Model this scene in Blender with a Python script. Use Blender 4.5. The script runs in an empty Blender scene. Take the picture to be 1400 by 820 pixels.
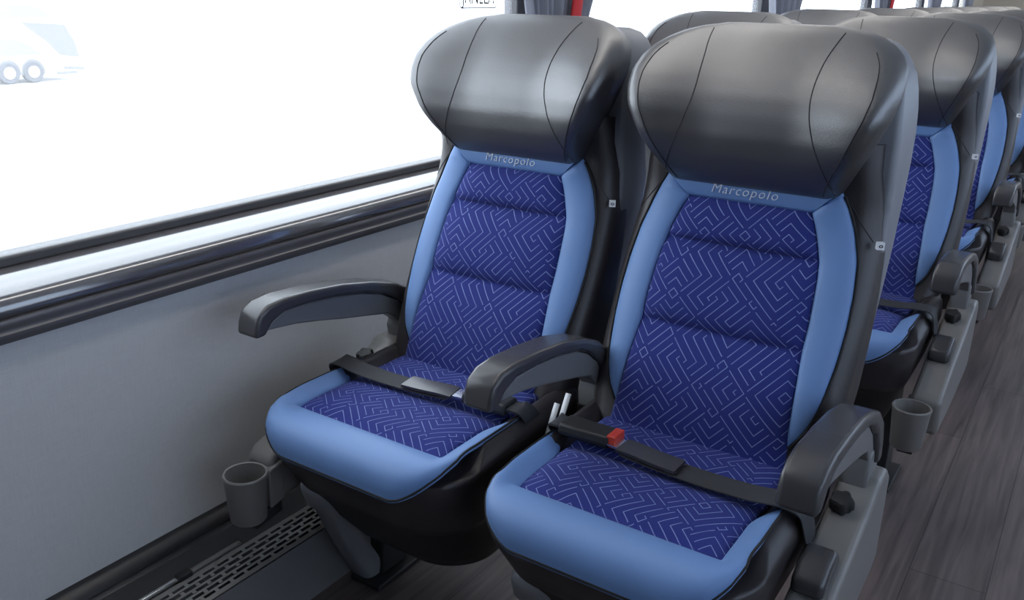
import bpy, bmesh, math, random
import numpy as np
from mathutils import Vector, Matrix

random.seed(4)
C = bpy.context.scene.collection
PI = math.pi

# ------------------------------------------------------------------ helpers
def interp(z, tab):
    return float(np.interp(z, [a for a, b in tab], [b for a, b in tab]))

def sm(t):
    t = max(0.0, min(1.0, t))
    return t * t * (3 - 2 * t)

def link(name, me, mat, parent=None, smooth=True, angle=40):
    o = bpy.data.objects.new(name, me)
    C.objects.link(o)
    if mat is not None:
        me.materials.clear()
        me.materials.append(mat)
    if smooth:
        for p in me.polygons:
            p.use_smooth = True
        me.set_sharp_from_angle(angle=math.radians(angle))
    if parent is not None:
        o.parent = parent
    return o

def mesh_obj(name, verts, faces, mat, parent=None, smooth=True, angle=40, uvs=None, fix=True):
    me = bpy.data.meshes.new(name)
    me.from_pydata([tuple(v) for v in verts], [], faces)
    if uvs is not None:
        lay = me.uv_layers.new(name='UVMap')
        for l in me.loops:
            lay.data[l.index].uv = uvs[l.vertex_index]
    if fix:
        bm = bmesh.new(); bm.from_mesh(me)
        bmesh.ops.recalc_face_normals(bm, faces=bm.faces)
        bm.to_mesh(me); bm.free()
    me.update()
    return link(name, me, mat, parent, smooth, angle)

def bm_obj(name, bm, mat, parent=None, smooth=True, angle=40):
    bmesh.ops.recalc_face_normals(bm, faces=bm.faces)
    me = bpy.data.meshes.new(name)
    bm.to_mesh(me); bm.free()
    return link(name, me, mat, parent, smooth, angle)

def bevel(o, w, seg=3, ang=30):
    m = o.modifiers.new('bevel', 'BEVEL')
    m.width = w; m.segments = seg; m.limit_method = 'ANGLE'; m.angle_limit = math.radians(ang)
    return o

def add_box(bm, x0, x1, y0, y1, z0, z1):
    vs = [bm.verts.new(p) for p in ((x0,y0,z0),(x1,y0,z0),(x1,y1,z0),(x0,y1,z0),(x0,y0,z1),(x1,y0,z1),(x1,y1,z1),(x0,y1,z1))]
    for f in ((0,3,2,1),(4,5,6,7),(0,1,5,4),(1,2,6,5),(2,3,7,6),(3,0,4,7)):
        bm.faces.new([vs[i] for i in f])

def box(name, x0, x1, y0, y1, z0, z1, mat, parent=None, bev=0.0, seg=3):
    bm = bmesh.new(); add_box(bm, x0, x1, y0, y1, z0, z1)
    o = bm_obj(name, bm, mat, parent)
    if bev: bevel(o, bev, seg)
    return o

def add_prism_x(bm, poly, x0, x1):          # poly of (y,z), swept along x
    a = [bm.verts.new((x0, y, z)) for y, z in poly]
    b = [bm.verts.new((x1, y, z)) for y, z in poly]
    n = len(poly)
    bm.faces.new(a); bm.faces.new(b[::-1])
    for i in range(n):
        bm.faces.new((a[i], b[i], b[(i+1) % n], a[(i+1) % n]))

def prism_x(name, poly, x0, x1, mat, parent=None, bev=0.0, seg=3):
    bm = bmesh.new(); add_prism_x(bm, poly, x0, x1)
    o = bm_obj(name, bm, mat, parent)
    if bev: bevel(o, bev, seg)
    return o

def prism_y(name, poly, y0, y1, mat, parent=None, bev=0.0, seg=3):     # poly of (x,z), swept along y
    bm = bmesh.new()
    a = [bm.verts.new((x, y0, z)) for x, z in poly]
    b = [bm.verts.new((x, y1, z)) for x, z in poly]
    n = len(poly)
    bm.faces.new(a); bm.faces.new(b[::-1])
    for i in range(n):
        bm.faces.new((a[i], b[i], b[(i+1) % n], a[(i+1) % n]))
    o = bm_obj(name, bm, mat, parent)
    if bev: bevel(o, bev, seg)
    return o

def loft(name, rings, mat, parent=None, cap0=True, cap1=True, angle=60, smooth=True):
    n = len(rings[0]); vs = []; fs = []
    for r in rings: vs += r
    for k in range(len(rings) - 1):
        for i in range(n):
            j = (i + 1) % n
            fs.append((k*n+i, k*n+j, (k+1)*n+j, (k+1)*n+i))
    if cap0: fs.append(tuple(range(n))[::-1])
    if cap1: fs.append(tuple((len(rings)-1)*n + i for i in range(n)))
    return mesh_obj(name, vs, fs, mat, parent, smooth, angle)

def tube(name, pts, r, mat, parent=None, n=8, closed_ends=True):
    pts = [Vector(p) for p in pts]
    rr = r if isinstance(r, (list, tuple)) else [r] * len(pts)
    rings = []
    up = Vector((0.123, 0.3, 1)).normalized()
    for i, p in enumerate(pts):
        t = (pts[min(i+1, len(pts)-1)] - pts[max(i-1, 0)]).normalized()
        a = t.cross(up)
        if a.length < 1e-3: a = t.cross(Vector((1, 0, 0)))
        a.normalize(); b = t.cross(a).normalized()
        rings.append([tuple(p + rr[i] * (math.cos(q) * a + math.sin(q) * b)) for q in [2*PI*k/n for k in range(n)]])
    return loft(name, rings, mat, parent)

def smooth_path(pts, m=8):                    # Catmull-Rom
    P = [np.array(p, float) for p in pts]
    P = [2*P[0]-P[1]] + P + [2*P[-1]-P[-2]]
    out = []
    for i in range(1, len(P) - 2):
        for k in range(m):
            t = k / m
            out.append(0.5*((2*P[i]) + (-P[i-1]+P[i+1])*t + (2*P[i-1]-5*P[i]+4*P[i+1]-P[i+2])*t*t + (-P[i-1]+3*P[i]-3*P[i+1]+P[i+2])*t**3))
    out.append(P[-2])
    return [tuple(float(c) for c in p) for p in out]

def ribbon(name, pts, wdir, w, th, mat, parent=None):       # flat webbing along pts
    pts = [Vector(p) for p in pts]; wd = Vector(wdir).normalized()
    rings = []
    for i, p in enumerate(pts):
        t = (pts[min(i+1, len(pts)-1)] - pts[max(i-1, 0)]).normalized()
        nrm = t.cross(wd).normalized(); s = nrm.cross(t).normalized()
        rings.append([tuple(p + s*a*w/2 + nrm*b*th/2) for a, b in ((-1,-1),(-.33,-1.25),(.33,-1.25),(1,-1),(1,1),(.33,1.25),(-.33,1.25),(-1,1))])
    return loft(name, rings, mat, parent, angle=50)

def lathe(name, prof, mat, parent=None, n=40, loc=(0,0,0)):
    vs = []; fs = []
    for r, z in prof:
        for k in range(n):
            a = 2*PI*k/n
            vs.append((loc[0]+r*math.cos(a), loc[1]+r*math.sin(a), loc[2]+z))
    for j in range(len(prof)-1):
        for k in range(n):
            q = (k+1) % n
            fs.append((j*n+k, j*n+q, (j+1)*n+q, (j+1)*n+k))
    fs.append(tuple(range(n))); fs.append(tuple((len(prof)-1)*n+k for k in range(n)))
    return mesh_obj(name, vs, fs, mat, parent, angle=35)

def grid_patch(name, fn, nu, nv, mat, parent=None, back=(0, 0.02, 0), uvfn=None):
    """fn(u,v)->point, u,v in 0..1; the rim is folded back by `back` so the patch has thickness"""
    vs = []; fs = []; uv = []
    for j in range(nv + 1):
        for i in range(nu + 1):
            u, v = i/nu, j/nv
            p = fn(u, v); vs.append(p)
            uv.append(uvfn(p, u, v) if uvfn else (u, v))
    W = nu + 1
    for j in range(nv):
        for i in range(nu):
            fs.append((j*W+i, j*W+i+1, (j+1)*W+i+1, (j+1)*W+i))
    rim = [i for i in range(W)] + [j*W+nu for j in range(1, nv+1)] + [nv*W+i for i in range(nu-1, -1, -1)] + [j*W for j in range(nv-1, 0, -1)]
    base = len(vs)
    for r in rim:
        p = vs[r]; vs.append((p[0]+back[0], p[1]+back[1], p[2]+back[2])); uv.append(uv[r])
    n = len(rim)
    for k in range(n):
        q = (k+1) % n
        fs.append((rim[k], rim[q], base+q, base+k))
    fs.append(tuple(base+k for k in range(n)))
    return mesh_obj(name, vs, fs, mat, parent, angle=70, uvs=uv)

def rrect(hx, yf, yb, r, z, n=10, rb=None):
    """rounded rectangle ring in plan; front at yf (-y), back at yb"""
    rb = r if rb is None else rb
    out = []
    for cx, cy, a0, q in ((hx-r, yf+r, -90, r), (hx-rb, yb-rb, 0, rb), (-hx+rb, yb-rb, 90, rb), (-hx+r, yf+r, 180, r)):
        for k in range(n+1):
            a = math.radians(a0 + 90*k/n)
            out.append((cx+q*math.cos(a), cy+q*math.sin(a), z))
    return out

def empty(name, loc=(0,0,0), rotz=0):
    o = bpy.data.objects.new(name, None); C.objects.link(o)
    o.location = loc; o.rotation_euler = (0, 0, rotz); o.empty_display_size = .1
    return o

def tag(o, label, cat, group=None):
    o['label'] = label; o['category'] = cat
    if group: o['group'] = group
    return o

def struct(o):
    o['kind'] = 'structure'
    return o

def copy_tree(o, parent=None):
    c = o.copy(); C.objects.link(c)
    if parent is not None: c.parent = parent
    for ch in list(o.children): copy_tree(ch, c)
    return c

def text_mesh(s, size, extrude, shear=0.0, spacing=1.0, bold=0.0):
    cu = bpy.data.curves.new('lettering_curve', 'FONT')
    cu.body = s; cu.size = size; cu.extrude = extrude; cu.shear = shear; cu.space_character = spacing
    cu.align_x = 'CENTER'; cu.align_y = 'BOTTOM_BASELINE'; cu.offset = bold; cu.resolution_u = 3
    o = bpy.data.objects.new('lettering_tmp', cu); C.objects.link(o)
    bpy.context.view_layer.update()
    dg = bpy.context.evaluated_depsgraph_get()
    me = bpy.data.meshes.new_from_object(o.evaluated_get(dg))
    bpy.data.objects.remove(o); bpy.data.curves.remove(cu)
    return me

# ------------------------------------------------------------------ materials
class NT:
    def __init__(s, name):
        s.m = bpy.data.materials.new(name); s.m.use_nodes = True
        s.t = s.m.node_tree; s.t.nodes.clear()
        s.out = s.t.nodes.new('ShaderNodeOutputMaterial')
    def n(s, typ, **kw):
        nd = s.t.nodes.new(typ)
        for k, v in kw.items(): setattr(nd, k, v)
        return nd
    def l(s, a, b): s.t.links.new(a, b)
    def math(s, op, a, b=None, c=None):
        nd = s.n('ShaderNodeMath', operation=op)
        for i, v in enumerate((a, b, c)):
            if v is None: continue
            if isinstance(v, (int, float)): nd.inputs[i].default_value = v
            else: s.l(v, nd.inputs[i])
        return nd.outputs[0]
    def mixc(s, f, a, b):
        nd = s.n('ShaderNodeMix', data_type='RGBA')
        for i, v in ((0, f), (6, a), (7, b)):
            if isinstance(v, (int, float)): nd.inputs[i].default_value = v
            elif isinstance(v, tuple): nd.inputs[i].default_value = (*v, 1) if len(v) == 3 else v
            else: s.l(v, nd.inputs[i])
        return nd.outputs[2]

def principled(name, col, rough=.5, ior=1.5, metal=0.0, spec=.5, var=0.0, vscale=8.0, bump=0.0, bscale=200.0, stretch=(1,1,1), coat=0.0, sheen=0.0, rvar=0.0):
    k = NT(name)
    b = k.n('ShaderNodeBsdfPrincipled')
    b.inputs['Roughness'].default_value = rough
    b.inputs['Metallic'].default_value = metal
    b.inputs['IOR'].default_value = ior
    b.inputs['Specular IOR Level'].default_value = spec
    b.inputs['Coat Weight'].default_value = coat
    b.inputs['Coat Roughness'].default_value = .12
    b.inputs['Sheen Weight'].default_value = sheen
    tc = k.n('ShaderNodeTexCoord')
    mp = k.n('ShaderNodeMapping'); mp.inputs['Scale'].default_value = stretch
    k.l(tc.outputs['Object'], mp.inputs['Vector'])
    nz = k.n('ShaderNodeTexNoise'); nz.inputs['Scale'].default_value = vscale; nz.inputs['Detail'].default_value = 6
    k.l(mp.outputs[0], nz.inputs['Vector'])
    lo = tuple(max(0, c*(1-var)) for c in col); hi = tuple(min(1, c*(1+var)) for c in col)
    k.l(k.mixc(nz.outputs['Fac'], lo, hi), b.inputs['Base Color'])
    if rvar:
        k.l(k.math('ADD', k.math('MULTIPLY', nz.outputs['Fac'], rvar), rough - rvar/2), b.inputs['Roughness'])
    if bump:
        n2 = k.n('ShaderNodeTexNoise'); n2.inputs['Scale'].default_value = bscale; n2.inputs['Detail'].default_value = 3
        k.l(mp.outputs[0], n2.inputs['Vector'])
        bp = k.n('ShaderNodeBump'); bp.inputs['Strength'].default_value = bump; bp.inputs['Distance'].default_value = .002
        k.l(n2.outputs['Fac'], bp.inputs['Height']); k.l(bp.outputs[0], b.inputs['Normal'])
    k.l(b.outputs[0], k.out.inputs[0])
    return k.m

def fabric_mat():
    k = NT('patterned_fabric')
    b = k.n('ShaderNodeBsdfPrincipled'); b.inputs['Roughness'].default_value = .85
    b.inputs['Sheen Weight'].default_value = .05; b.inputs['Specular IOR Level'].default_value = .2
    uv = k.n('ShaderNodeUVMap', uv_map='UVMap')
    mp = k.n('ShaderNodeMapping'); mp.inputs['Rotation'].default_value = (0, 0, math.radians(41))
    mp.inputs['Scale'].default_value = (1/.051, 1/.051, 1)
    k.l(uv.outputs[0], mp.inputs['Vector'])
    fl = k.n('ShaderNodeVectorMath', operation='FLOOR'); k.l(mp.outputs[0], fl.inputs[0])
    fr = k.n('ShaderNodeVectorMath', operation='FRACTION'); k.l(mp.outputs[0], fr.inputs[0])
    wn = k.n('ShaderNodeTexWhiteNoise', noise_dimensions='2D'); k.l(fl.outputs[0], wn.inputs['Vector'])
    sp = k.n('ShaderNodeSeparateColor'); k.l(wn.outputs['Color'], sp.inputs[0])
    sf = k.n('ShaderNodeSeparateXYZ'); k.l(fr.outputs[0], sf.inputs[0])
    def flip(v, r):
        g = k.math('GREATER_THAN', r, .5)
        return k.math('ABSOLUTE', k.math('SUBTRACT', v, g))
    fx = flip(sf.outputs[0], sp.outputs[0]); fy = flip(sf.outputs[1], sp.outputs[1])
    m1 = k.math('MAXIMUM', fx, fy)
    m2 = k.math('MAXIMUM', k.math('SUBTRACT', 1.0, fx), k.math('SUBTRACT', 1.0, fy))
    d1 = k.math('ABSOLUTE', k.math('SUBTRACT', k.math('FRACT', k.math('MULTIPLY', m1, 4.0)), .5))
    d2 = k.math('ABSOLUTE', k.math('SUBTRACT', k.math('MULTIPLY', m2, 4.0), .5))
    near2 = k.math('LESS_THAN', m2, 1/4)
    d = k.math('ADD', k.math('MULTIPLY', d1, k.math('SUBTRACT', 1.0, near2)), k.math('MULTIPLY', d2, near2))
    line = k.math('LESS_THAN', d, .05)
    # faint woven ground and patchy line strength
    nz = k.n('ShaderNodeTexNoise'); nz.inputs['Scale'].default_value = 900; k.l(uv.outputs[0], nz.inputs['Vector'])
    nl = k.n('ShaderNodeTexNoise'); nl.inputs['Scale'].default_value = 30; k.l(uv.outputs[0], nl.inputs['Vector'])
    ground = k.mixc(nz.outputs['Fac'], (.012, .018, .11), (.030, .042, .23))
    ls = k.math('MULTIPLY', line, k.math('ADD', .35, k.math('MULTIPLY', nl.outputs['Fac'], .9)))
    k.l(k.mixc(ls, ground, (.22, .27, .52)), b.inputs['Base Color'])
    bp = k.n('ShaderNodeBump'); bp.inputs['Strength'].default_value = .25; bp.inputs['Distance'].default_value = .001
    k.l(nz.outputs['Fac'], bp.inputs['Height']); k.l(bp.outputs[0], b.inputs['Normal'])
    k.l(b.outputs[0], k.out.inputs[0])
    return k.m

def wood_floor_mat():
    k = NT('wood_vinyl')
    b = k.n('ShaderNodeBsdfPrincipled')
    tc = k.n('ShaderNodeTexCoord')
    mp = k.n('ShaderNodeMapping'); mp.inputs['Rotation'].default_value = (0, 0, PI/2)
    k.l(tc.outputs['Object'], mp.inputs['Vector'])
    br = k.n('ShaderNodeTexBrick'); br.offset = .37
    br.inputs['Scale'].default_value = 1; br.inputs['Brick Width'].default_value = 1.2; br.inputs['Row Height'].default_value = .155
    br.inputs['Mortar Size'].default_value = .0015; br.inputs['Mortar Smooth'].default_value = .2
    br.inputs['Color1'].default_value = (.15, .115, .108, 1); br.inputs['Color2'].default_value = (.115, .088, .084, 1)
    br.inputs['Mortar'].default_value = (.05, .04, .04, 1)
    k.l(mp.outputs[0], br.inputs['Vector'])
    m2 = k.n('ShaderNodeMapping'); m2.inputs['Scale'].default_value = (60, 3, 10)
    k.l(tc.outputs['Object'], m2.inputs['Vector'])
    nz = k.n('ShaderNodeTexNoise'); nz.inputs['Scale'].default_value = 1; nz.inputs['Detail'].default_value = 8; nz.inputs['Distortion'].default_value = .6
    k.l(m2.outputs[0], nz.inputs['Vector'])
    mx = k.n('ShaderNodeMix', data_type='RGBA', blend_type='MULTIPLY'); mx.inputs[0].default_value = 1
    k.l(br.outputs['Color'], mx.inputs[6])
    rp = k.n('ShaderNodeValToRGB'); rp.color_ramp.elements[0].position = .3; rp.color_ramp.elements[0].color = (.5, .5, .5, 1); rp.color_ramp.elements[1].position = .7; rp.color_ramp.elements[1].color = (1.2, 1.2, 1.2, 1)
    k.l(nz.outputs['Fac'], rp.inputs[0]); k.l(rp.outputs[0], mx.inputs[7])
    k.l(mx.outputs[2], b.inputs['Base Color'])
    b.inputs['Roughness'].default_value = .42; b.inputs['Specular IOR Level'].default_value = .5
    bp = k.n('ShaderNodeBump'); bp.inputs['Strength'].default_value = .12; bp.inputs['Distance'].default_value = .001
    k.l(nz.outputs['Fac'], bp.inputs['Height']); k.l(bp.outputs[0], b.inputs['Normal'])
    k.l(b.outputs[0], k.out.inputs[0])
    return k.m

def woven_wall_mat():
    k = NT('wall_vinyl')
    b = k.n('ShaderNodeBsdfPrincipled'); b.inputs['Roughness'].default_value = .75; b.inputs['Specular IOR Level'].default_value = .3
    tc = k.n('ShaderNodeTexCoord')
    def streak(sc):
        m = k.n('ShaderNodeMapping'); m.inputs['Scale'].default_value = sc
        k.l(tc.outputs['Object'], m.inputs['Vector'])
        z = k.n('ShaderNodeTexNoise'); z.inputs['Scale'].default_value = 1; z.inputs['Detail'].default_value = 4
        k.l(m.outputs[0], z.inputs['Vector']); return z.outputs['Fac']
    f = k.math('MULTIPLY', k.math('ADD', streak((10, 30, 420)), streak((10, 420, 30))), .5)
    k.l(k.mixc(f, (.48, .47, .465), (.66, .65, .645)), b.inputs['Base Color'])
    bp = k.n('ShaderNodeBump'); bp.inputs['Strength'].default_value = .2; bp.inputs['Distance'].default_value = .001
    k.l(f, bp.inputs['Height']); k.l(bp.outputs[0], b.inputs['Normal'])
    k.l(b.outputs[0], k.out.inputs[0])
    return k.m

def glass_mat(nm='window_glass', tint=(.95, .97, .98, 1), glare_veil=.06):
    k = NT(nm)
    tr = k.n('ShaderNodeBsdfTransparent'); tr.inputs[0].default_value = tint
    gl = k.n('ShaderNodeBsdfGlossy'); gl.inputs['Roughness'].default_value = .02
    fr = k.n('ShaderNodeFresnel'); fr.inputs[0].default_value = 1.45
    ge = k.n('ShaderNodeNewGeometry')
    mx = k.n('ShaderNodeMixShader')
    k.l(k.math('MULTIPLY', fr.outputs[0], k.math('SUBTRACT', 1.0, ge.outputs['Backfacing'])), mx.inputs[0]); k.l(tr.outputs[0], mx.inputs[1]); k.l(gl.outputs[0], mx.inputs[2])
    df = k.n('ShaderNodeBsdfTranslucent'); df.inputs[0].default_value = (.85, .87, .9, 1)
    m2 = k.n('ShaderNodeMixShader'); m2.inputs[0].default_value = glare_veil  # translucent mix stands in for the glare of overexposed daylight
    k.l(mx.outputs[0], m2.inputs[1]); k.l(df.outputs[0], m2.inputs[2])
    k.l(m2.outputs[0], k.out.inputs[0])
    return k.m

def cloth_mat(nm, col, trans, var=.25):
    k = NT(nm)
    tc = k.n('ShaderNodeTexCoord'); mp = k.n('ShaderNodeMapping'); mp.inputs['Scale'].default_value = (40, 40, 3)
    k.l(tc.outputs['Object'], mp.inputs['Vector'])
    nz = k.n('ShaderNodeTexNoise'); nz.inputs['Scale'].default_value = 1; nz.inputs['Detail'].default_value = 3
    k.l(mp.outputs[0], nz.inputs['Vector'])
    c = k.mixc(nz.outputs['Fac'], tuple(v*(1-var) for v in col), tuple(v*(1+var) for v in col))
    d = k.n('ShaderNodeBsdfDiffuse'); t = k.n('ShaderNodeBsdfTranslucent')
    k.l(c, d.inputs[0]); k.l(c, t.inputs[0])
    m = k.n('ShaderNodeMixShader'); m.inputs[0].default_value = trans
    k.l(d.outputs[0], m.inputs[1]); k.l(t.outputs[0], m.inputs[2]); k.l(m.outputs[0], k.out.inputs[0])
    return k.m

def lamp_mat(strength):
    k = NT('added_lamp_diffuser')
    e = k.n('ShaderNodeEmission'); e.inputs[0].default_value = (1, .97, .93, 1); e.inputs[1].default_value = strength
    k.l(e.outputs[0], k.out.inputs[0]); return k.m

M = {
 'lamp': lamp_mat(9.0),
 'head_leather': principled('worn_black_leather', (.016, .0125, .0155), .44, ior=2.4, var=.35, vscale=9, bump=.15, bscale=420, rvar=.16),
 'leather': principled('black_leather', (.030, .025, .027), .42, spec=.5, var=.25, vscale=14, bump=.12, bscale=420, rvar=.12),
 'blue': principled('blue_leatherette', (.140, .245, .48), .5, spec=.35, var=.06, vscale=10, bump=.08, bscale=500),
 'fabric': fabric_mat(),
 'thread': principled('seam_thread', (.012, .011, .012), .8),
 'seam': principled('leather_seam', (.022, .020, .021), .7),
 'stitch': principled('embroidery_thread', (.62, .64, .70), .6, var=.15, vscale=300),
 'shell': principled('grey_seat_shell', (.20, .205, .225), .45, spec=.4, var=.05, bump=.05, bscale=300),
 'plastic': principled('grey_plastic', (.195, .182, .172), .38, spec=.5, var=.06, bump=.04, bscale=350),
 'plastic_dark': principled('charcoal_plastic', (.055, .052, .055), .27, spec=.5, var=.08, bump=.012, bscale=350),
 'plastic_light': principled('light_grey_plastic', (.16, .155, .155), .4, spec=.5, var=.05, bump=.04, bscale=350),
 'black': principled('black_plastic', (.015, .015, .016), .5, var=.1),
 'web': principled('belt_webbing', (.030, .030, .034), .7, var=.3, vscale=250, stretch=(1, 6, 1), bump=.3, bscale=600),
 'red': principled('red_button', (.62, .055, .03), .35),
 'metal': principled('bright_metal', (.72, .72, .74), .25, metal=1.0, var=.04),
 'steel_bright': principled('worn_steel', (.42, .42, .43), .4, metal=.9),
 'steel': principled('dark_steel', (.05, .05, .05), .5, metal=.6),
 'tagwhite': principled('white_tag', (.75, .75, .76), .5),
 'wall': woven_wall_mat(),
 'floor': wood_floor_mat(),
 'sill': principled('glossy_sill_plastic', (.085, .078, .083), .13, ior=2.1, var=.04, coat=1.0),
 'trim': principled('grey_trim_plastic', (.105, .096, .099), .34, spec=.7, var=.04),
 'rubber': principled('dark_rubber', (.075, .070, .070), .5, var=.1),
 'ledge': principled('dark_kick_strip', (.018, .017, .019), .35, var=.15),
 'duct': principled('duct_grey', (.16, .16, .165), .45, var=.06),
 'grille': principled('grille_metal', (.20, .19, .175), .4, metal=.3, var=.08),
 'dark': principled('painted_shade', (.006, .006, .006), .9),  # near-black, painted shade for the inside of the duct
 'ceiling': principled('ceiling_panel', (.78, .78, .77), .7, var=.02),
 'beige': principled('beige_panel', (.50, .45, .38), .7, var=.05),
 'light_block': principled('dark_light_block', (.03, .029, .031), .9, var=.1, vscale=60),  # dark tone of the unseen panels that hold back front light
 'pillar': principled('window_pillar', (.10, .10, .11), .5, var=.05),
 'curtain': cloth_mat('grey_curtain', (.30, .31, .36), .3),
 'curtain_red': principled('red_curtain_strip', (.50, .02, .025), .7, var=.1),
 'glass': glass_mat(),
 'glass_tint': glass_mat('tinted_window_glass', (.62, .67, .74, 1)),
 'ground': principled('concrete_yard', (.62, .61, .60), .9, var=.04, vscale=1.5),
 'coach_white': principled('white_coach_paint', (.80, .80, .80), .3, var=.02),
 'coach_glass': principled('tinted_coach_glass', (.24, .245, .25), .2, spec=.5),
 'coach_grey': principled('silver_coach_paint', (.21, .205, .205), .6, spec=.2),
 'tyre': principled('glare_paled_tyre', (.13, .13, .14), .85),  # grey lifted to imitate glare over the distant coach
 'sticker': cloth_mat('window_sticker_print', (.11, .11, .115), .7, .05),
}

# ------------------------------------------------------------------ seat (local frame: x across, -y forward, z=0 floor)
F_TAB = [(.40,-.20),(.44,-.18),(.48,-.16),(.54,-.135),(.60,-.107),(.656,-.081),(.72,-.050),(.793,-.015),(.84,.003),(.88,.008),(.92,.004),(.97,.0)]
B_TAB = [(.40,-.02),(.50,.02),(.656,.06),(.80,.098),(.92,.122),(1.05,.142),(1.15,.150)]
W_TAB = [(.40,.192),(.45,.203),(.50,.213),(.57,.221),(.65,.2235),(.72,.2235),(.80,.219),(.87,.212),(.93,.206),(.98,.200)]
TO_TAB = [(.508,.152),(.52,.162),(.54,.176),(.57,.187),(.60,.193),(.65,.199),(.70,.201),(.75,.199),(.80,.193),(.85,.178),(.88,.165),(.907,.149)]
TI_TAB = [(.508,.151),(.52,.152),(.60,.148),(.656,.144),(.70,.143),(.77,.139),(.793,.136),(.868,.108),(.907,.147)]
PI_TAB = [(.44,.156),(.52,.153),(.60,.149),(.656,.145),(.70,.144),(.77,.140),(.793,.137),(.868,.109),(.90,.108)]

def smooth_tab(tab, lo, hi, w=.035):
    zs = np.linspace(lo-.08, hi+.08, 240)
    v = np.interp(zs, [a for a, b in tab], [b for a, b in tab])
    k = max(1, int(w/(zs[1]-zs[0]))); ker = np.hanning(k+2)[1:-1]; ker /= ker.sum()
    vv = np.convolve(np.pad(v, (k, k), mode='reflect', reflect_type='odd'), ker, mode='same')[k:-k]
    return list(zip(zs.tolist(), vv.tolist()))
F_S = smooth_tab(F_TAB, .40, .97, .06)
W_S = smooth_tab(W_TAB, .40, .98, .06)
TO_S = smooth_tab(TO_TAB, .52, .89, .03)
def F(z): return interp(z, F_S)
def Bk(z): return interp(z, B_TAB)
def Wd(z): return interp(z, W_S)

def side_drop(x, z):                     # how far the leather front falls back near the flank
    e = (abs(x) - (Wd(z) - .04)) / .04
    if e <= 0: return 0.0
    e = min(e, 1.0)
    return .04 * (1 - math.sqrt(max(0, 1 - e*e)))

# --- headrest
HW = [(.893,.150),(.915,.158),(.94,.172),(.97,.189),(1.0,.203),(1.03,.216),(1.06,.223),(1.085,.223),(1.105,.218),(1.122,.207),(1.136,.188),(1.147,.165),(1.154,.138),(1.158,.105)]
HY = [(.893,.004),(.90,-.014),(.92,-.032),(.95,-.048),(.985,-.056),(1.02,-.053),(1.05,-.043),(1.08,-.026),(1.105,-.005),(1.125,.017),(1.14,.038),(1.15,.056),(1.157,.076),(1.160,.090)]
HB = [(.893,.115),(1.0,.115),(1.10,.125),(1.14,.132),(1.158,.130)]
HW_S = HW; HY_S = smooth_tab(HY, .893, 1.158, .02)
def wing(x, z):
    a = interp(z, [(.893,.0),(.92,.004),(.97,.018),(1.03,.026),(1.08,.023),(1.12,.012),(1.15,.002),(1.158,0)])
    return a * sm((abs(x) - .06) / .15)
def head_front(x, z):
    return interp(z, HY_S) - wing(x, z)

def head_ring(z, n=36):
    hw = interp(z, HW_S); pts = []
    yb = interp(z, HB); r = min(.018, hw*.3)
    hx = hw - r * .55
    for i in range(n + 1):
        x = -hx + 2*hx*i/n
        e = max(0.0, (abs(x) - (hx - r)) / r)
        pts.append((x, head_front(x, z) + r*.55*(1 - math.sqrt(max(0, 1 - min(e,1)**2))), z))
    ys = pts[-1][1]
    m = 12
    for i in range(1, m + 1):
        t = i / m
        pts.append((hx + (hw-hx)*math.sin(PI*min(1, t*3)/2) - .045*max(0, t - .2)**1.3 - .02*max(0, t-.85)/.15, ys + (yb - ys)*t, z))
    k = 8
    xr = pts[-1][0]
    for i in range(1, k):
        pts.append((xr - 2*xr*i/k, yb, z))
    right = pts[n+1:n+1+m]
    for p in right[::-1]:
        pts.append((-p[0], p[1], z))
    return pts

# --- cushion body
CH = [(.20,.165),(.26,.186),(.33,.204),(.40,.219),(.43,.2235),(.455,.224),(.475,.221),(.488,.212),(.494,.197)]
CF = [(.20,-.385),(.26,-.43),(.33,-.475),(.40,-.516),(.43,-.530),(.455,-.529),(.475,-.520),(.488,-.510),(.494,-.50)]
CFB = [(.20,-.385),(.26,-.43),(.33,-.475),(.40,-.514),(.43,-.522),(.455,-.522),(.475,-.495),(.488,-.47),(.494,-.455)]
CR = .105

def make_headrest(root):
    zs = list(np.linspace(.893, 1.12, 30)) + [1.127,1.134,1.14,1.1455,1.15,1.1535,1.1565,1.159]
    h = loft('headrest', [head_ring(float(z)) for z in zs], M['head_leather'], root, angle=75)
    # stitched seams that divide the face of the headrest into three
    for s in (-1, 1):
        ctl = [(.147,.905),(.128,.95),(.108,1.0),(.096,1.05),(.098,1.10),(.106,1.135),(.110,1.150)]
        xz = smooth_path([(s*a, b) for a, b in ctl], 6)
        pts = [(x, head_front(x, z) - .0002, z) for x, z in xz]
        tube('seam', pts, .0009, M['seam'], h, n=6)
        # seam that runs round the outer rim of the wing
        rim = []
        for z in np.linspace(.90, 1.125, 26):
            q = head_ring(float(z))[34]; rim.append((s*q[0], q[1] - .0004, q[2]))
        tube('seam', rim, .0009, M['seam'], h, n=6)
    return h

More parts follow.
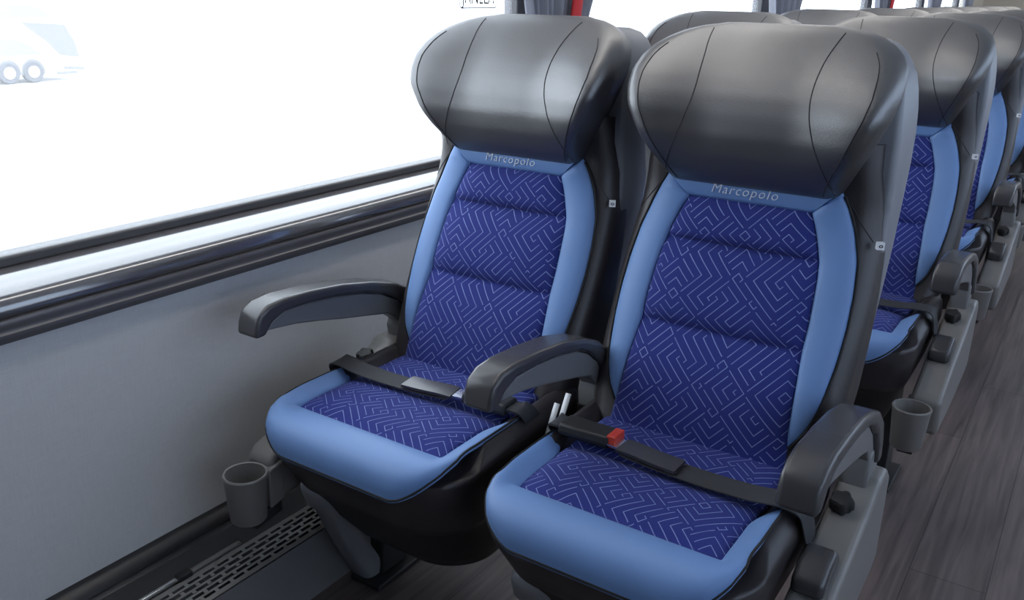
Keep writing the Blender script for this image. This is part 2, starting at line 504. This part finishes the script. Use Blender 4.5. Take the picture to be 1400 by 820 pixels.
def make_backrest(root):
    rings = []
    for z in np.linspace(.40, .985, 46):
        z = float(z)
        rings.append(rrect(Wd(z), F(z) + .008, Bk(z), .040, z, 10, .03))
    b = loft('backrest', rings, M['leather'], root, angle=75)
    # patterned centre panel with two quilted folds
    folds = [.868, .793, .656, .44]
    def pf(u, v):
        z = .872 - v*(.872 - .445)
        hw = interp(z, PI_TAB); x = (2*u - 1)*(hw + .003)
        for a, c in zip(folds, folds[1:]):
            if z <= a + .005 and z >= c:
                s = (a - z)/(a - c); break
        else: s = 0
        s = max(0, min(1, s))
        pil = (1 - abs(2*s - 1)**2.6)
        ed = 1 - abs(2*u - 1)**5
        return (x, F(z) + .004 - .027*pil**.7*(.35 + .65*ed) * (1 if ed > 0 else 0) - .003*ed, z)
    grid_patch('back_panel', pf, 36, 110, M['fabric'], b, (0, .02, 0), lambda p, u, v: (p[0], p[2]*1.06))
    # light blue side bolsters
    for s in (-1, 1):
        def tf(u, v, s=s):
            z = .9055 - v*(.9055 - .509)
            xi, xo = interp(z, TI_TAB), interp(z, TO_S)
            xo = max(xo, xi + .0008)
            x = xi + (xo - xi)*u
            wdt = min(1, (xo - xi)/.045)
            bl = math.sin(PI*min(1, max(0, u)))**.45 * wdt
            return (s*x, F(z) + .006 - .012*bl - .008*wdt*(1-u) + side_drop(x, z), z)
        grid_patch('side_trim', tf, 16, 80, M['blue'], b, (0, .018, 0))
        # dark piping along the outer edge of the bolster
        pts = []
        for z in np.linspace(.90, .512, 40):
            z = float(z); x = max(interp(z, TO_S), interp(z, TI_TAB)+.0008) + .0015
            pts.append((s*x, F(z) + .004 + side_drop(x, z), z))
        tube('piping', pts, .0022, M['thread'], b, n=6)
        # diagonal leather seam from the headrest corner out to the flank
        pts = []
        for t in np.linspace(0, 1, 14):
            x = .152 + t*.055; z = .905 - t*.075
            pts.append((s*x, F(z) + .0078 + side_drop(x, z), z))
        tube('seam', pts, .0010, M['seam'], b, n=6)
    # blue cross band that carries the embroidery
    def bf(u, v):
        z = .908 - v*.041
        hw = .149 - v*.041
        x = (2*u - 1)*hw
        return (x, F(z) + .000 - .009*math.sin(PI*min(1, .12 + v*.88))**.5, z)
    grid_patch('top_band', bf, 30, 10, M['blue'], b, (0, .018, 0))
    me = text_mesh('Marcopolo', .0235, .0005, shear=.28, spacing=1.15, bold=-.00025)
    for v in me.vertices:
        x, y, d = v.co
        x = x*1.0 - .008; z = .8805 + y
        v.co = (x, F(z) - .0095 - d, z)
    link('embroidered_lettering', me, M['stitch'], b, smooth=False)
    # small white tag sewn into the right flank
    t = empty('side_tag', (.2205, .006, .830), math.radians(28)); t.parent = b
    bm = bmesh.new(); add_box(bm, -.0058, .0058, -.0052, .004, -.0058, .0058)
    tg = bm_obj('side_tag', bm, M['tagwhite'], b)
    tg.location = t.location; tg.rotation_euler = t.rotation_euler
    bpy.data.objects.remove(t)
    tg['label'] = 'small white square tag with a dark mark'
    bm = bmesh.new()
    ring = [(.0034*math.cos(a), .0026*math.sin(a)) for a in [2*PI*k/14 for k in range(14)]]
    inn = [(.0018*math.cos(a), .0012*math.sin(a)) for a in [2*PI*k/14 for k in range(14)]]
    A = [bm.verts.new((x, -.0054, z)) for x, z in ring]; Bv = [bm.verts.new((x, -.0054, z)) for x, z in inn]
    for k in range(14):
        bm.faces.new((A[k], A[(k+1) % 14], Bv[(k+1) % 14], Bv[k]))
    dk = bm_obj('tag_mark', bm, M['thread'], b)
    dk.location = tg.location; dk.rotation_euler = tg.rotation_euler
    # hard grey shell behind the upholstery
    rings = []
    for z in [.50,.56,.64,.72,.80,.88,.94,.99,1.03,1.06,1.085,1.105,1.12,1.132,1.14]:
        hw = interp(z, [(.50,.200),(.64,.216),(.80,.218),(.94,.220),(1.0,.219),(1.05,.213),(1.09,.203),(1.12,.183),(1.14,.158)])
        yb = Bk(z) + .035 + .03*sm((z-.6)/.2) - (.03 if z > 1.135 else 0)
        yf = Bk(z) - .062 - .03*sm((z-.86)/.1) + max(0, z-1.03)*.35
        rings.append(rrect(hw, yf, yb, .012, z, 6, .03))
    sh = loft('back_shell', rings, M['shell'], root, angle=60)
    sh['label'] = 'light grey hard plastic back shell'
    return b

def make_cushion(root):
    rings = []
    for z in [.335,.35,.37,.40,.42,.43,.445,.455,.465,.475,.482,.488,.492,.494]:
        rings.append(rrect(interp(z, CH), interp(z, CFB), -.06, CR - (z > .45)*(z - .45)*.6, z, 12, .05))
    rings.append(rrect(.184, -.435, -.07, .06, .486, 12, .05))
    rings.append(rrect(.172, -.425, -.08, .05, .465, 12, .05))
    rings = [[(x, y, z - max(0, z - .458)*sm((-.37 - y)/.06)) for x, y, z in r] for r in rings]
    c = loft('seat_cushion', rings, M['leather'], root, angle=75)
    # patterned seat panel
    def sf(u, v):
        y = -.448 + v*(.448 - .115)
        x = (2*u - 1)*.168
        s = (y + .448)/.165 if y < -.283 else (y + .283)/.168
        s = max(0, min(1, s))
        pil = 1 - abs(2*s - 1)**3.5
        if y < -.37: pil = max(pil, .12 + .66*sm((y + .448)/.05))
        if y > -.20 and y >= -.283: pil = max(pil, .7)
        ed = 1 - abs(2*u - 1)**6
        return (x, y, .4735 + .0165*pil**.8*(.3 + .7*ed) + .002*ed)
    grid_patch('seat_panel', sf, 36, 70, M['fabric'], c, (0, 0, -.02), lambda p, u, v: (p[0]*1.0 + .5, p[1] + .03))
    # blue roll round the front and both sides
    path = []                                   # (t side param, outer point at seam)
    N = 96
    def outer(q):                               # q 0..1 along the U
        # arc length param on a rounded U for a given z
        L1 = .165; La = PI*CR/2*1.0; Lf = .24
        tot = 2*L1 + 2*La + Lf; d = q*tot
        if d < L1: k = 0; a = d/L1
        elif d < L1+La: k = 1; a = (d-L1)/La
        elif d < L1+La+Lf: k = 2; a = (d-L1-La)/Lf
        elif d < L1+2*La+Lf: k = 3; a = (d-L1-La-Lf)/La
        else: k = 4; a = (d-L1-2*La-Lf)/L1
        # seam height: low across the front, rising along the flank
        f = {0: 0.0, 1: sm(a)**1.7, 2: 1.0, 3: sm(1-a)**1.7, 4: 0.0}[k]
        z = .4935 - f*(.4935 - .430)
        hw, yf = interp(z, CH), interp(z, CF)
        if k == 0: p = (-hw, yf + CR + L1*(1-a))
        elif k == 1: p = (-hw + CR - CR*math.cos(a*PI/2), yf + CR - CR*math.sin(a*PI/2))
        elif k == 2: p = (-hw + CR + (2*hw - 2*CR)*a, yf)
        elif k == 3: p = (hw - CR + CR*math.sin(a*PI/2), yf + CR - CR*math.cos(a*PI/2))
        else: p = (hw, yf + CR + L1*a)
        nx = {0: -1, 1: -math.cos(a*PI/2), 2: 0, 3: math.sin(a*PI/2), 4: 1}[k]
        ny = {0: 0, 1: -math.sin(a*PI/2), 2: -1, 3: -math.cos(a*PI/2), 4: 0}[k]
        return p[0], p[1], z, nx, ny, f
    def bf(u, v):
        ox, oy, oz, nx, ny, f = outer(u)
        ix = max(-.164, min(.164, ox)); iy = max(-.444, oy)
        end = sm(min(u, 1-u)/.13)
        ix = ox*(1-end) + ix*end if end < 1 else ix
        I = np.array((ix, iy, .474)); O = np.array((ox + nx*.004, oy + ny*.004, oz))
        n3 = np.array((nx, ny, 0)); up = np.array((0, 0, 1.0))
        hgt = .026*f + .014*(1-f)*end
        P1 = I + up*hgt*.9 + n3*.012*f
        P2 = np.array((ox, oy, .494)) + up*(.010*f + .006*(1-f)*end) + n3*(.016*f + .001)
        if f < .05: P2 = O + up*.008*end
        t = v
        p = (1-t)**3*I + 3*t*(1-t)**2*P1 + 3*t*t*(1-t)*P2 + t**3*O
        return tuple(float(q) for q in p)
    grid_patch('seat_trim', bf, N, 18, M['blue'], c, (0, 0, -.006))
    pts = []
    for i in range(N+1):
        ox, oy, oz, nx, ny, f = outer(i/N)
        pts.append((ox + nx*.004, oy + ny*.004, oz - .002*f + .001*(1-f)))
    tube('piping', pts, .0022, M['thread'], c, n=6)
    # dark moulded pan under the cushion
    rings = [rrect(interp(z, CH) - .006, interp(z, CF) + .008, -.05, CR-.01, z, 12, .05) for z in (.20,.23,.26,.30,.335)]
    loft('seat_pan', rings, M['black'], root, angle=70)
    return c

def make_belt(root, s, button):
    """lap belt lying across the cushion; s=+1 anchors the webbing on the right and the buckle on the left"""
    P = lambda pts: smooth_path([(s*x, y, z) for x, y, z in pts], 6)
    web = ribbon('lap_belt', P([(.236,-.235,.40),(.233,-.262,.455),(.224,-.283,.497),(.195,-.292,.507),(.15,-.293,.502),(.08,-.293,.500),(.0,-.290,.501),(-.062,-.284,.503)]), (0, 1, .06), .044, .0022, M['web'], root)
    # folded adjuster and tongue
    ribbon('belt_adjuster', P([(.035,-.293,.5065),(-.01,-.291,.508),(-.045,-.287,.509),(-.07,-.284,.508)]), (0, 1, .06), .040, .005, M['plastic_dark'], web)
    ribbon('belt_tongue', P([(-.055,-.284,.5075),(-.08,-.281,.508),(-.105,-.278,.508)]), (0, 1, .06), .030, .003, M['metal'], web)
    # buckle on its short stalk
    bk = prism_x('belt_buckle', [(-.294,.497),(-.252,.497),(-.248,.504),(-.252,.519),(-.294,.519),(-.298,.504)], s*-.185, s*-.092, M['black'], root, .004)
    st = ribbon('buckle_stalk', P([(-.210,-.20,.40),(-.212,-.235,.47),(-.208,-.262,.502),(-.195,-.270,.509),(-.17,-.273,.509)]), (0, 1, .05), .036, .004, M['web'], bk)
    if button:
        bb = prism_x('release_button', [(-.291,.500),(-.255,.500),(-.255,.521),(-.291,.521)], s*-.096, s*-.080, M['red'], bk, .002)
        bb['label'] = 'orange-red release button'

ARM_TOP = [(-.474,.600),(-.470,.625),(-.462,.644),(-.440,.656),(-.40,.660),(-.33,.656),(-.25,.647),(-.18,.630),(-.125,.608),(-.085,.578),(-.062,.540),(-.050,.495)]
ARM_BOT = [(-.080,.495),(-.094,.530),(-.118,.565),(-.155,.594),(-.20,.613),(-.27,.626),(-.34,.633),(-.40,.634),(-.432,.622),(-.450,.600)]
def make_arm(root, xc, s, k=0.0):
    """armrest loop; s=+1 when the outer side faces +x"""
    st = lambda pl: [(y + k*max(0, y + .22), z) for y, z in pl]
    pad = prism_x('armrest', st(ARM_TOP + ARM_BOT), xc - .0275, xc + .0275, M['plastic_dark'], root, .008, 4)
    web = prism_x('armrest_web', st([(-.445,.606),(-.430,.620),(-.40,.632),(-.34,.631),(-.27,.624),(-.20,.611),(-.155,.592),(-.116,.563),(-.092,.53),(-.078,.49),
                                  (-.10,.49),(-.114,.515),(-.14,.542),(-.19,.557),(-.25,.572),(-.31,.586),(-.37,.598),(-.42,.604)]), xc - .019, xc + .019, M['plastic_light'], pad, .004)
    web['label'] = 'lighter grey web under the pad'
    # pivot post that carries the loop
    prism_x('armrest_post', st([(-.112,.455),(-.118,.50),(-.11,.525),(-.075,.53),(-.048,.505),(-.04,.455)]), xc - .021, xc + .021, M['plastic_light'], pad, .006)

def make_frame(root, xc, s, cup=True):
    """side frame beam with knob, lever bump, cup holder; s=+1 outer side toward +x"""
    xi, xo = xc - s*.028, xc + s*.038
    poly = [(-.015,.455),(-.045,.478),(-.10,.478),(-.115,.462),(-.235,.428),(-.25,.424),(-.36,.392),(-.45,.362),(-.468,.345),(-.46,.262),(-.30,.255),(-.05,.275),(-.01,.29)]
    fr = prism_x('side_frame', poly, min(xi, xo), max(xi, xo), M['plastic'], root, .014, 4)
    # adjusting knob, lobed
    k = []
    for i in range(40):
        a = 2*PI*i/40; r = .0175*(1 + .13*math.cos(5*a))
        k.append((r*math.cos(a), r*math.sin(a)))
    nrm = Vector((0, -.27, .963)).normalized(); ax = Vector((1, 0, 0)); ay = nrm.cross(ax)
    c0 = Vector((xc - s*.004, -.165, .446))
    rings = []
    for sc, h in ((.75, -.002), (.8, .006), (1.0, .009), (1.0, .022), (.85, .027), (.4, .028)):
        rings.append([tuple(c0 + ax*x*sc + ay*y*sc + nrm*h) for x, y in k])
    loft('adjustment_knob', rings, M['black'], fr, angle=45)
    # rounded recline lever cover
    lv = prism_x('recline_lever', [(-.262,.418),(-.268,.438),(-.29,.449),(-.325,.442),(-.350,.424),(-.352,.402),(-.335,.394)], xc - .024, xc + .024, M['plastic_dark'], fr, .009, 4)
    if cup:
        cx = xc - s*.015
        cp = lathe('cup_holder', [(.010,.0),(.031,.0),(.034,.004),(.0405,.092),(.042,.096),(.0405,.099),(.037,.098),(.0365,.092),(.031,.008),(.004,.007)], M['plastic'], fr, 44, (cx, -.515, .247))
        prism_x('cup_bracket', [(-.476,.255),(-.440,.262),(-.440,.345),(-.476,.335)], cx - .02, cx + .02, M['plastic'], cp, .004)
        prism_x('cup_bracket', [(-.512,.226),(-.446,.236),(-.446,.262),(-.512,.249)], cx - .017, cx + .017, M['black'], cp, .003)
    # leg post down to the floor, set in under the seat
    lg = box('seat_leg', xc - s*.10 - .018, xc - s*.10 + .018, -.26, -.18, .012, .30, M['steel'], root, .004)
    box('foot_plate', xc - s*.10 - .04, xc - s*.10 + .04, -.30, -.14, .0, .012, M['steel'], lg, .003)
    return fr

def make_front_lever(root):
    """slanting support stay with a rounded cap under the front of the cushion"""
    a = np.array((-.133,-.435,.325)); b = np.array((-.185,-.25,.0))
    rings = []
    for t, w, d in ((0,.030,.018),(.02,.040,.026),(.06,.043,.030),(.16,.043,.032),(.20,.030,.026),(.5,.028,.028),(.8,.028,.032),(.965,.030,.036)):
        c = a + (b - a)*t + np.array((0, 0, -.02))*math.sin(PI*t)
        c[2] = max(c[2], .0)
        rings.append([(c[0] + w*math.cos(q)*(abs(math.cos(q))**-.45 if abs(math.cos(q)) > .05 else 1), c[1] + d*math.sin(q)*(abs(math.sin(q))**-.45 if abs(math.sin(q)) > .05 else 1), float(c[2])) for q in [2*PI*(i+.5)/24 for i in range(24)]])
    o = loft('support_stay', rings, M['shell'], root, angle=50)
    o['label'] = 'grey stay with rounded cap'

def make_seat(side):
    root = empty('coach_seat')
    make_cushion(root)
    make_backrest(root)
    make_headrest(root)
    make_front_lever(root)
    if side == 'window':
        make_belt(root, -1, False)
        make_frame(root, -.26, -1)
        make_arm(root, -.26, -1, .42)
    else:
        make_belt(root, 1, True)
        make_frame(root, .26, 1)
        make_arm(root, .258, 1)
        # middle armrest, hinged between the two seats, and belt anchors
        make_arm(root, -.2275, -1)
        prism_x('hinge_bracket', [(-.11,.30),(-.05,.30),(-.04,.47),(-.115,.47)], -.250, -.226, M['black'], root, .004)
        for k, (y, z) in enumerate(((-.175, .0), (-.215, -.004))):
            ribbon('belt_anchor', [(-.236, y - .03, .455 + z), (-.236, y - .012, .485 + z), (-.236, y + .004, .512 + z)], (1, 0, 0), .011, .003, M['steel_bright'], root)
    return root

S = .48; P = 1.0512
NW, NA = 8, 5          # rows built at the window and at the aisle
win, ais = make_seat('window'), make_seat('aisle')
WL = ['blue and black coach seat beside the window in the nearest row',
      'window seat second from the front, headrest top showing between the two nearest seats',
      'window seat of the third row, top of headrest just behind the second',
      'window seat of the fourth row, only a sliver of headrest top showing',
      'window seat of the fifth row, only a thin headrest edge showing',
      'window seat of the sixth row, only a thin headrest edge showing',
      'window seat of the seventh row, only a thin headrest edge showing',
      'rearmost window seat, thin headrest edge showing before the beige end wall']
AL = ['blue and black aisle seat nearest the camera, red button on its belt buckle',
      'aisle seat in the second row, right behind the nearest aisle seat',
      'aisle seat in the third row, narrow strip of blue back showing',
      'aisle seat in the fourth row, cut by the right edge of the photo',
      'aisle seat in the fifth row, farthest one along the aisle']
for k in range(NW):
    o = win if k == 0 else copy_tree(win)
    o.location = (-S, P*k, 0); tag(o, WL[k], 'seat', 'window-side coach seats')
for k in range(NA):
    o = ais if k == 0 else copy_tree(ais)
    o.location = (0, P*k, 0); tag(o, AL[k], 'seat', 'aisle-side coach seats')

# ------------------------------------------------------------------ bus shell
Y0, Y1 = -2.35, 9.75
XL, XR = -.914, 1.62
GX = -.985
pillars = [.80, 2.87, 4.93, 6.75, 8.55]

struct(box('floor', XL, XR, Y0, Y1, -.05, 0, M['floor']))
struct(box('ceiling', XL - .1, XR + .1, Y0, Y1, 1.95, 2.01, M['ceiling']))
struct(box('wall_left', XL - .10, XL, Y0, Y1, 0, .70, M['wall']))
struct(box('wall_right', XR, XR + .08, Y0, Y1, 0, .80, M['wall']))
struct(box('wall_left_top', XL - .10, XL, Y0, Y1, 1.74, 1.95, M['ceiling']))
struct(box('wall_right_top', XR, XR + .10, Y0, Y1, 1.74, 1.95, M['ceiling']))
struct(box('wall_back', XL - .08, XR + .08, Y1, Y1 + .06, 0, 1.95, M['beige']))
struct(box('front_light_block', XL - .08, XR + .08, Y0 - .06, Y0, 0, 1.95, M['light_block']))  # unseen dark wall, set close to cut light and reflections from the front
struct(box('wall_back_left', XL - .10, XL + .02, 8.95, Y1, .78, 1.74, M['beige']))

# window sill moulding: section (x,z) swept along the wall
sill_poly = [(-1.02,.700),(-1.02,.757),(-.976,.7582),(-.940,.746),(-.912,.735),(-.904,.730),(-.899,.722),(-.8965,.712),(-.896,.7055),(-.8985,.702),(-.91,.700)]
o = prism_y('trim_1', sill_poly, Y0, Y1, M['sill']); struct(o)
o = prism_y('trim_4', [(-1.02,.6995),(-.899,.6995),(-.8945,.698),(-.8925,.6945),(-.8930,.6895),(-.8945,.684),(-.8955,.6795),(-.8945,.6775),(-.8920,.6755),(-.8920,.672),(-.8935,.667),(-.897,.6595),(-.905,.658),(-1.02,.658)], Y0, Y1, M['trim']); struct(o)
o = prism_y('trim_2', [(-1.02,.7585),(-1.02,.775),(-.980,.775),(-.9765,.772),(-.976,.7585)], Y0, Y1, M['rubber'], None, .002); struct(o)
struct(box('trim_3', GX - .03, GX + .015, Y0, Y1, 1.70, 1.74, M['rubber']))

# windows: one per bay, pane and pillar pieces
edges = [-1.30] + pillars + [8.95]
for i in range(len(edges) - 1):
    a, b = edges[i] + .05, edges[i+1] - .05
    if i == 0: a = edges[0] + .02
    if i == len(edges) - 2: b = edges[-1]
    w = struct(box('window_%d' % (i+1), GX - .006, GX, a - .02, b + .02, .762, 1.73, M['glass']))
    if i < len(edges) - 2:
        struct(box('pillar_%d' % (i+1), GX - .03, GX + .02, edges[i+1] - .055, edges[i+1] + .055, .77, 1.74, M['pillar'], None, .006))
struct(box('left_light_block', XL - .10, XL, Y0, -1.30, .70, 1.74, M['light_block']))  # unseen panel added over the window bay to keep headrest reflections dark
edges[0] = Y0
for i in range(len(edges) - 1):
    a, b = edges[i] + .05, edges[i+1] - .05
    struct(box('window_%d' % (i+11), XR + .03, XR + .036, a - .05, b + .05, .78, 1.76, M['glass_tint']))
    if i < len(edges) - 2:
        struct(box('pillar_%d' % (i+11), XR + .0, XR + .06, edges[i+1] - .055, edges[i+1] + .055, .79, 1.74, M['pillar'], None, .006))

# dark kick strip at the foot of the wall
o = prism_y('baseboard_left', [(-.92,.0),(-.92,.170),(-.906,.170),(-.900,.166),(-.885,.158),(-.880,.150),(-.877,.150),(-.872,.152),(-.868,.148),(-.864,.146),(-.860,.148),(-.855,.146),(-.800,.124),(-.800,0)], Y0, Y1, M['ledge']); struct(o)

# heating duct with slotted grille
duct = empty('heating_duct', (-.76, 0, 0))
tag(duct, 'long grey heating duct with slotted grille along the foot of the wall', 'heater')
def dp(o): o.location.x -= -.76
A = Vector((-.798, .140)); Bq = Vector((-.728, .122))          # grille edges in section
d = prism_y('duct_casing', [(-.70,.0),(-.728+.002,.121),(-.732,.118),(-.733,.012),(-.79,.012),(-.79,.125),(-.798,.136),(-.7995,.136),(-.7995,.0)], Y0+.2, Y1-.2, M['duct'], duct); dp(d)
bm = bmesh.new()
rows = 5; pitch = .034; ln = .026
L = (Bq - A).length
tt = [0.0]
mar = .10; sw = (1 - 2*mar)/rows
bands = []
def pt(t, y): q = A + (Bq - A)*t; return (q.x, y, q.y)
def quad(t0, t1, y0, y1):
    bm.faces.new([bm.verts.new(pt(t0, y0)), bm.verts.new(pt(t1, y0)), bm.verts.new(pt(t1, y1)), bm.verts.new(pt(t0, y1))])
ya, yb = Y0 + .2, Y1 - .2
quad(0, mar + sw*.2, ya, yb)
for r in range(rows):
    t0 = mar + sw*(r + .2); t1 = mar + sw*(r + .8)
    quad(t1, mar + sw*(r + 1.2) if r < rows - 1 else 1.0, ya, yb)
    y = ya + (pitch/2 if r % 2 else 0); quad(t0, t1, ya, y + .004)
    while y < 3.0:
        quad(t0, t1, y + ln, y + pitch + .000); y += pitch
    quad(t0, t1, y, yb)
g = bm_obj('slotted_grille', bm, M['grille'], duct, smooth=False); dp(g)
sol = g.modifiers.new('solid', 'SOLIDIFY'); sol.thickness = .0015
g['label'] = 'metal grille with staggered slots'
d = box('duct_shade_block', -.79, -.735, Y0+.2, Y1-.2, .02, .05, M['dark'], duct); dp(d)  # near-black block standing in for the shade inside the duct
d = prism_y('edge_strip', [(-.812,.141),(-.802,.139),(-.800,.143),(-.804,.147),(-.811,.146)], -.82, -.625, M['metal'], duct, .0015); dp(d)
d['label'] = 'bright metal strip along the grille'
d = prism_y('edge_strip', [(-.812,.141),(-.802,.139),(-.800,.143),(-.804,.147),(-.811,.146)], -.60, -.48, M['grille'], duct, .0015); dp(d)
d = box('strip_clip', -.815, -.797, -.628, -.598, .135, .150, M['black'], duct, .002); dp(d)

# curtains gathered at the pillars
def curtain(yc, w, label, red=None, ph=0.0):
    root = empty('window_curtain', (XL + .03, yc, 1.71))
    tag(root, label, 'curtain', 'gathered grey window curtains')
    nz, ny = 14, 120
    vs = []; fs = []
    for side in (0, 1):
        for j in range(nz + 1):
            z = 1.69 - j/nz*(1.69 - .84)
            gz = 1.0 - .42*sm((1.35 - z)/.35) + .10*sm((1.0 - z)/.15)
            for i in range(ny + 1):
                u = i/ny
                y = (u - .38)*w*gz
                x = -.004 + .021*math.sin(u*2*PI*9.5 + ph + .6*math.sin(u*9))*(.75 + .25*math.sin(u*31 + ph)) + side*.003
                vs.append((x, y, z - 1.71))
    Wn = ny + 1; off = (nz+1)*Wn
    for j in range(nz):
        for i in range(ny):
            a = j*Wn + i
            fs.append((a, a+1, a+Wn+1, a+Wn)); fs.append((off+a, off+a+Wn, off+a+Wn+1, off+a+1))
    for j in range(nz):
        for e in (0, ny):
            a = j*Wn + e; fs.append((a, a+Wn, off+a+Wn, off+a))
    for i in range(ny):
        a = i; fs.append((a, off+a, off+a+1, a+1)); a = nz*Wn + i; fs.append((a, a+1, off+a+1, off+a))
    mesh_obj('curtain_cloth', vs, fs, M['curtain'], root, angle=80)
    if red is not None:
        vs2 = []
        rings = []
        for j in range(15):
            z = 1.69 - j/14*(1.69 - .84); gz = 1.0 - .42*sm((1.35 - z)/.35)
            yc2 = (red - .38)*w*gz
            rings.append([(.034 + .010*math.cos(q), yc2 + .026*math.sin(q), z - 1.71) for q in [2*PI*k/14 for k in range(14)]])
        r = loft('red_strip', rings, M['curtain_red'], root); r['label'] = 'red vertical strip'
    tie = empty('x'); bpy.data.objects.remove(tie)
    rail = tube('curtain_rail', [(0, -.45*w - .05, -.015), (0, .65*w + .05, -.015)], .006, M['steel'], root)
curtain(.80, .46, 'grey curtain with a red strip, above the nearest window headrest', .60)
curtain(2.87, .56, 'grey curtain without red, second along the window, above the second row', None, 1.3)
curtain(4.93, .60, 'grey curtain with a dark red strip, third along the window', .58, 2.1)
curtain(6.75, .60, 'fourth grey curtain along the window, near the far end', None, .4)
curtain(8.55, .60, 'last grey curtain along the window, before the beige end wall', None, 2.9)

# sticker on the pane
st = empty('window_sticker', (GX, .580, 1.156))
tag(st, 'small grey lettered sticker on the first window pane, cut by the photo top', 'sticker')
bm = bmesh.new()
def loopstrip(hw, h, r, t):
    def rr(hw, z0, z1, r):
        out = []
        for cy, cz, a0 in ((hw-r, z0+r, -90), (hw-r, z1-r, 0), (-hw+r, z1-r, 90), (-hw+r, z0+r, 180)):
            for k in range(7):
                a = math.radians(a0 + 15*k); out.append((cy + r*math.cos(a), cz + r*math.sin(a)))
        return out
    o1 = rr(hw, 0, h, r); i1 = rr(hw - t, t, h - t, r*.8)
    for x0, x1 in ((.0005, .0012),):
        A1 = [bm.verts.new((x1, y, z)) for y, z in o1]; B1 = [bm.verts.new((x1, y, z)) for y, z in i1]
        n = len(o1)
        for k in range(n): bm.faces.new((A1[k], A1[(k+1) % n], B1[(k+1) % n], B1[k]))
loopstrip(.086, .075, .012, .0035)
bm_obj('sticker_border', bm, M['sticker'], st)
me = text_mesh('JANELA', .052, .0004, spacing=1.0)
xs = [v.co.x for v in me.vertices]; k = .150/(max(xs) - min(xs))
for v in me.vertices:
    x, y, dd = v.co
    v.co = (.001 + dd, x*k, .012 + y)
link('sticker_lettering', me, M['sticker'], st, smooth=False)

# unseen lamp strip, added to light the seats from above
lr = empty('added_ceiling_light', (-.42, 0, 1.92)); tag(lr, 'unseen lamp strip added on the ceiling to light the seats from above', 'lamp')
lh = box('added_lamp_housing', -.09, .09, -.95, Y1 - .8, 0.0, .03, M['ceiling'], lr, .006)
box('added_lamp_diffuser', -.07, .07, -.90, Y1 - .85, -.012, .002, M['lamp'], lh, .004)

# ------------------------------------------------------------------ outside
GZ = -2.2
struct(box('ground', -140, 140, -140, 140, GZ - .2, GZ, M['ground']))

coach = empty('parked_coach', (-31.4, 15.78, GZ))
tag(coach, 'pale coach parked outside, faint through the bright window', 'bus')
# side outline (y forward, z up), front toward +y
nose = [(-10,.28),(-10,2.72),(.45,2.75),(.85,2.55),(1.25,2.0),(1.5,1.3),(1.62,.75),(1.6,.32),(1.4,.28)]
grow = lambda pl: [(y*1.42 if y > 0 else y, z) for y, z in pl]
cb = prism_x('coach_body', grow(nose), -2.0, 0, M['coach_white'], coach, .08, 3)
for nm, poly, m in (('upper_windows', [(-9.8,2.15),(-9.8,2.6),(.35,2.62),(.72,2.42),(.85,2.2)], 'coach_glass'),
                    ('lower_windows', [(-9.8,.92),(-9.8,1.5),(-.2,1.5),(.2,1.3),(.55,.95)], 'coach_glass'),
                    ('front_swoosh', [(.1,2.05),(1.2,1.95),(1.42,1.35),(1.5,.8),(1.0,.9),(.75,1.3)], 'coach_grey'),
                    ('headlight', [(1.05,.52),(1.6,.44),(1.58,.34),(1.05,.40)], 'coach_grey'),
                    ('front_bumper', [(.85,.22),(1.35,.22),(1.4,.32),(.85,.32)], 'coach_grey')):
    prism_x(nm, grow(poly), -.02, .03, M[m], coach)
for y in (.35, -.51, -6.2):
    n = 28
    w = lathe('wheel', [(.05,-.12),(.32,-.12),(.365,-.10),(.375,.0),(.365,.10),(.32,.12),(.27,.10),(.05,.10)], M['tyre'], coach, n)
    w.rotation_euler = (0, PI/2, 0); w.location = (-.07, y, .375)
    h = lathe('hubcap', [(.02,-.02),(.20,-.02),(.20,.03),(.12,.06),(.02,.06)], M['coach_white'], w, n, (0, 0, .09))
    arch = []
    for q in range(17):
        a = PI*q/16; arch.append((y + .42*math.cos(a), .40 + .42*math.sin(a)))
    arch += [(y - .42, .28), (y + .42, .28)]
    prism_x('wheel_arch', arch, -.015, .015, M['coach_grey'], coach)

# ------------------------------------------------------------------ light and camera
w = bpy.data.worlds.new('overcast_sky'); bpy.context.scene.world = w; w.use_nodes = True
nt = w.node_tree; nt.nodes.clear()
bg = nt.nodes.new('ShaderNodeBackground'); ow = nt.nodes.new('ShaderNodeOutputWorld')
bg.inputs[0].default_value = (.84, .91, 1.0, 1); bg.inputs[1].default_value = 7.0
nt.links.new(bg.outputs[0], ow.inputs[0])

f, pitch, yaw, roll = 1220.15, .33353, .58061, .02072
fw = Vector((-math.sin(yaw)*math.cos(pitch), math.cos(yaw)*math.cos(pitch), -math.sin(pitch)))
rt = Vector((math.cos(yaw), math.sin(yaw), 0)); up = rt.cross(fw)
rt2 = math.cos(roll)*rt + math.sin(roll)*up; up2 = -math.sin(roll)*rt + math.cos(roll)*up
cam = bpy.data.cameras.new('camera'); cam.sensor_width = 36; cam.lens = f*36/1400; cam.clip_start = .02; cam.clip_end = 500
co = bpy.data.objects.new('camera', cam); C.objects.link(co)
mw = Matrix((rt2, up2, -fw)).transposed().to_4x4(); mw.translation = Vector((.48706, -1.46847, 1.20338))
co.matrix_world = mw
sc = bpy.context.scene
sc.camera = co
sc.view_settings.view_transform = 'Standard'; sc.view_settings.look = 'None'
sc.view_settings.gamma = 1; sc.view_settings.use_curve_mapping = False; sc.view_settings.exposure = -0.55
sc.cycles.use_denoising = True
sc.cycles.max_bounces = 10; sc.cycles.diffuse_bounces = 6; sc.cycles.glossy_bounces = 4; sc.cycles.transparent_max_bounces = 16
sc.cycles.sample_clamp_indirect = 8
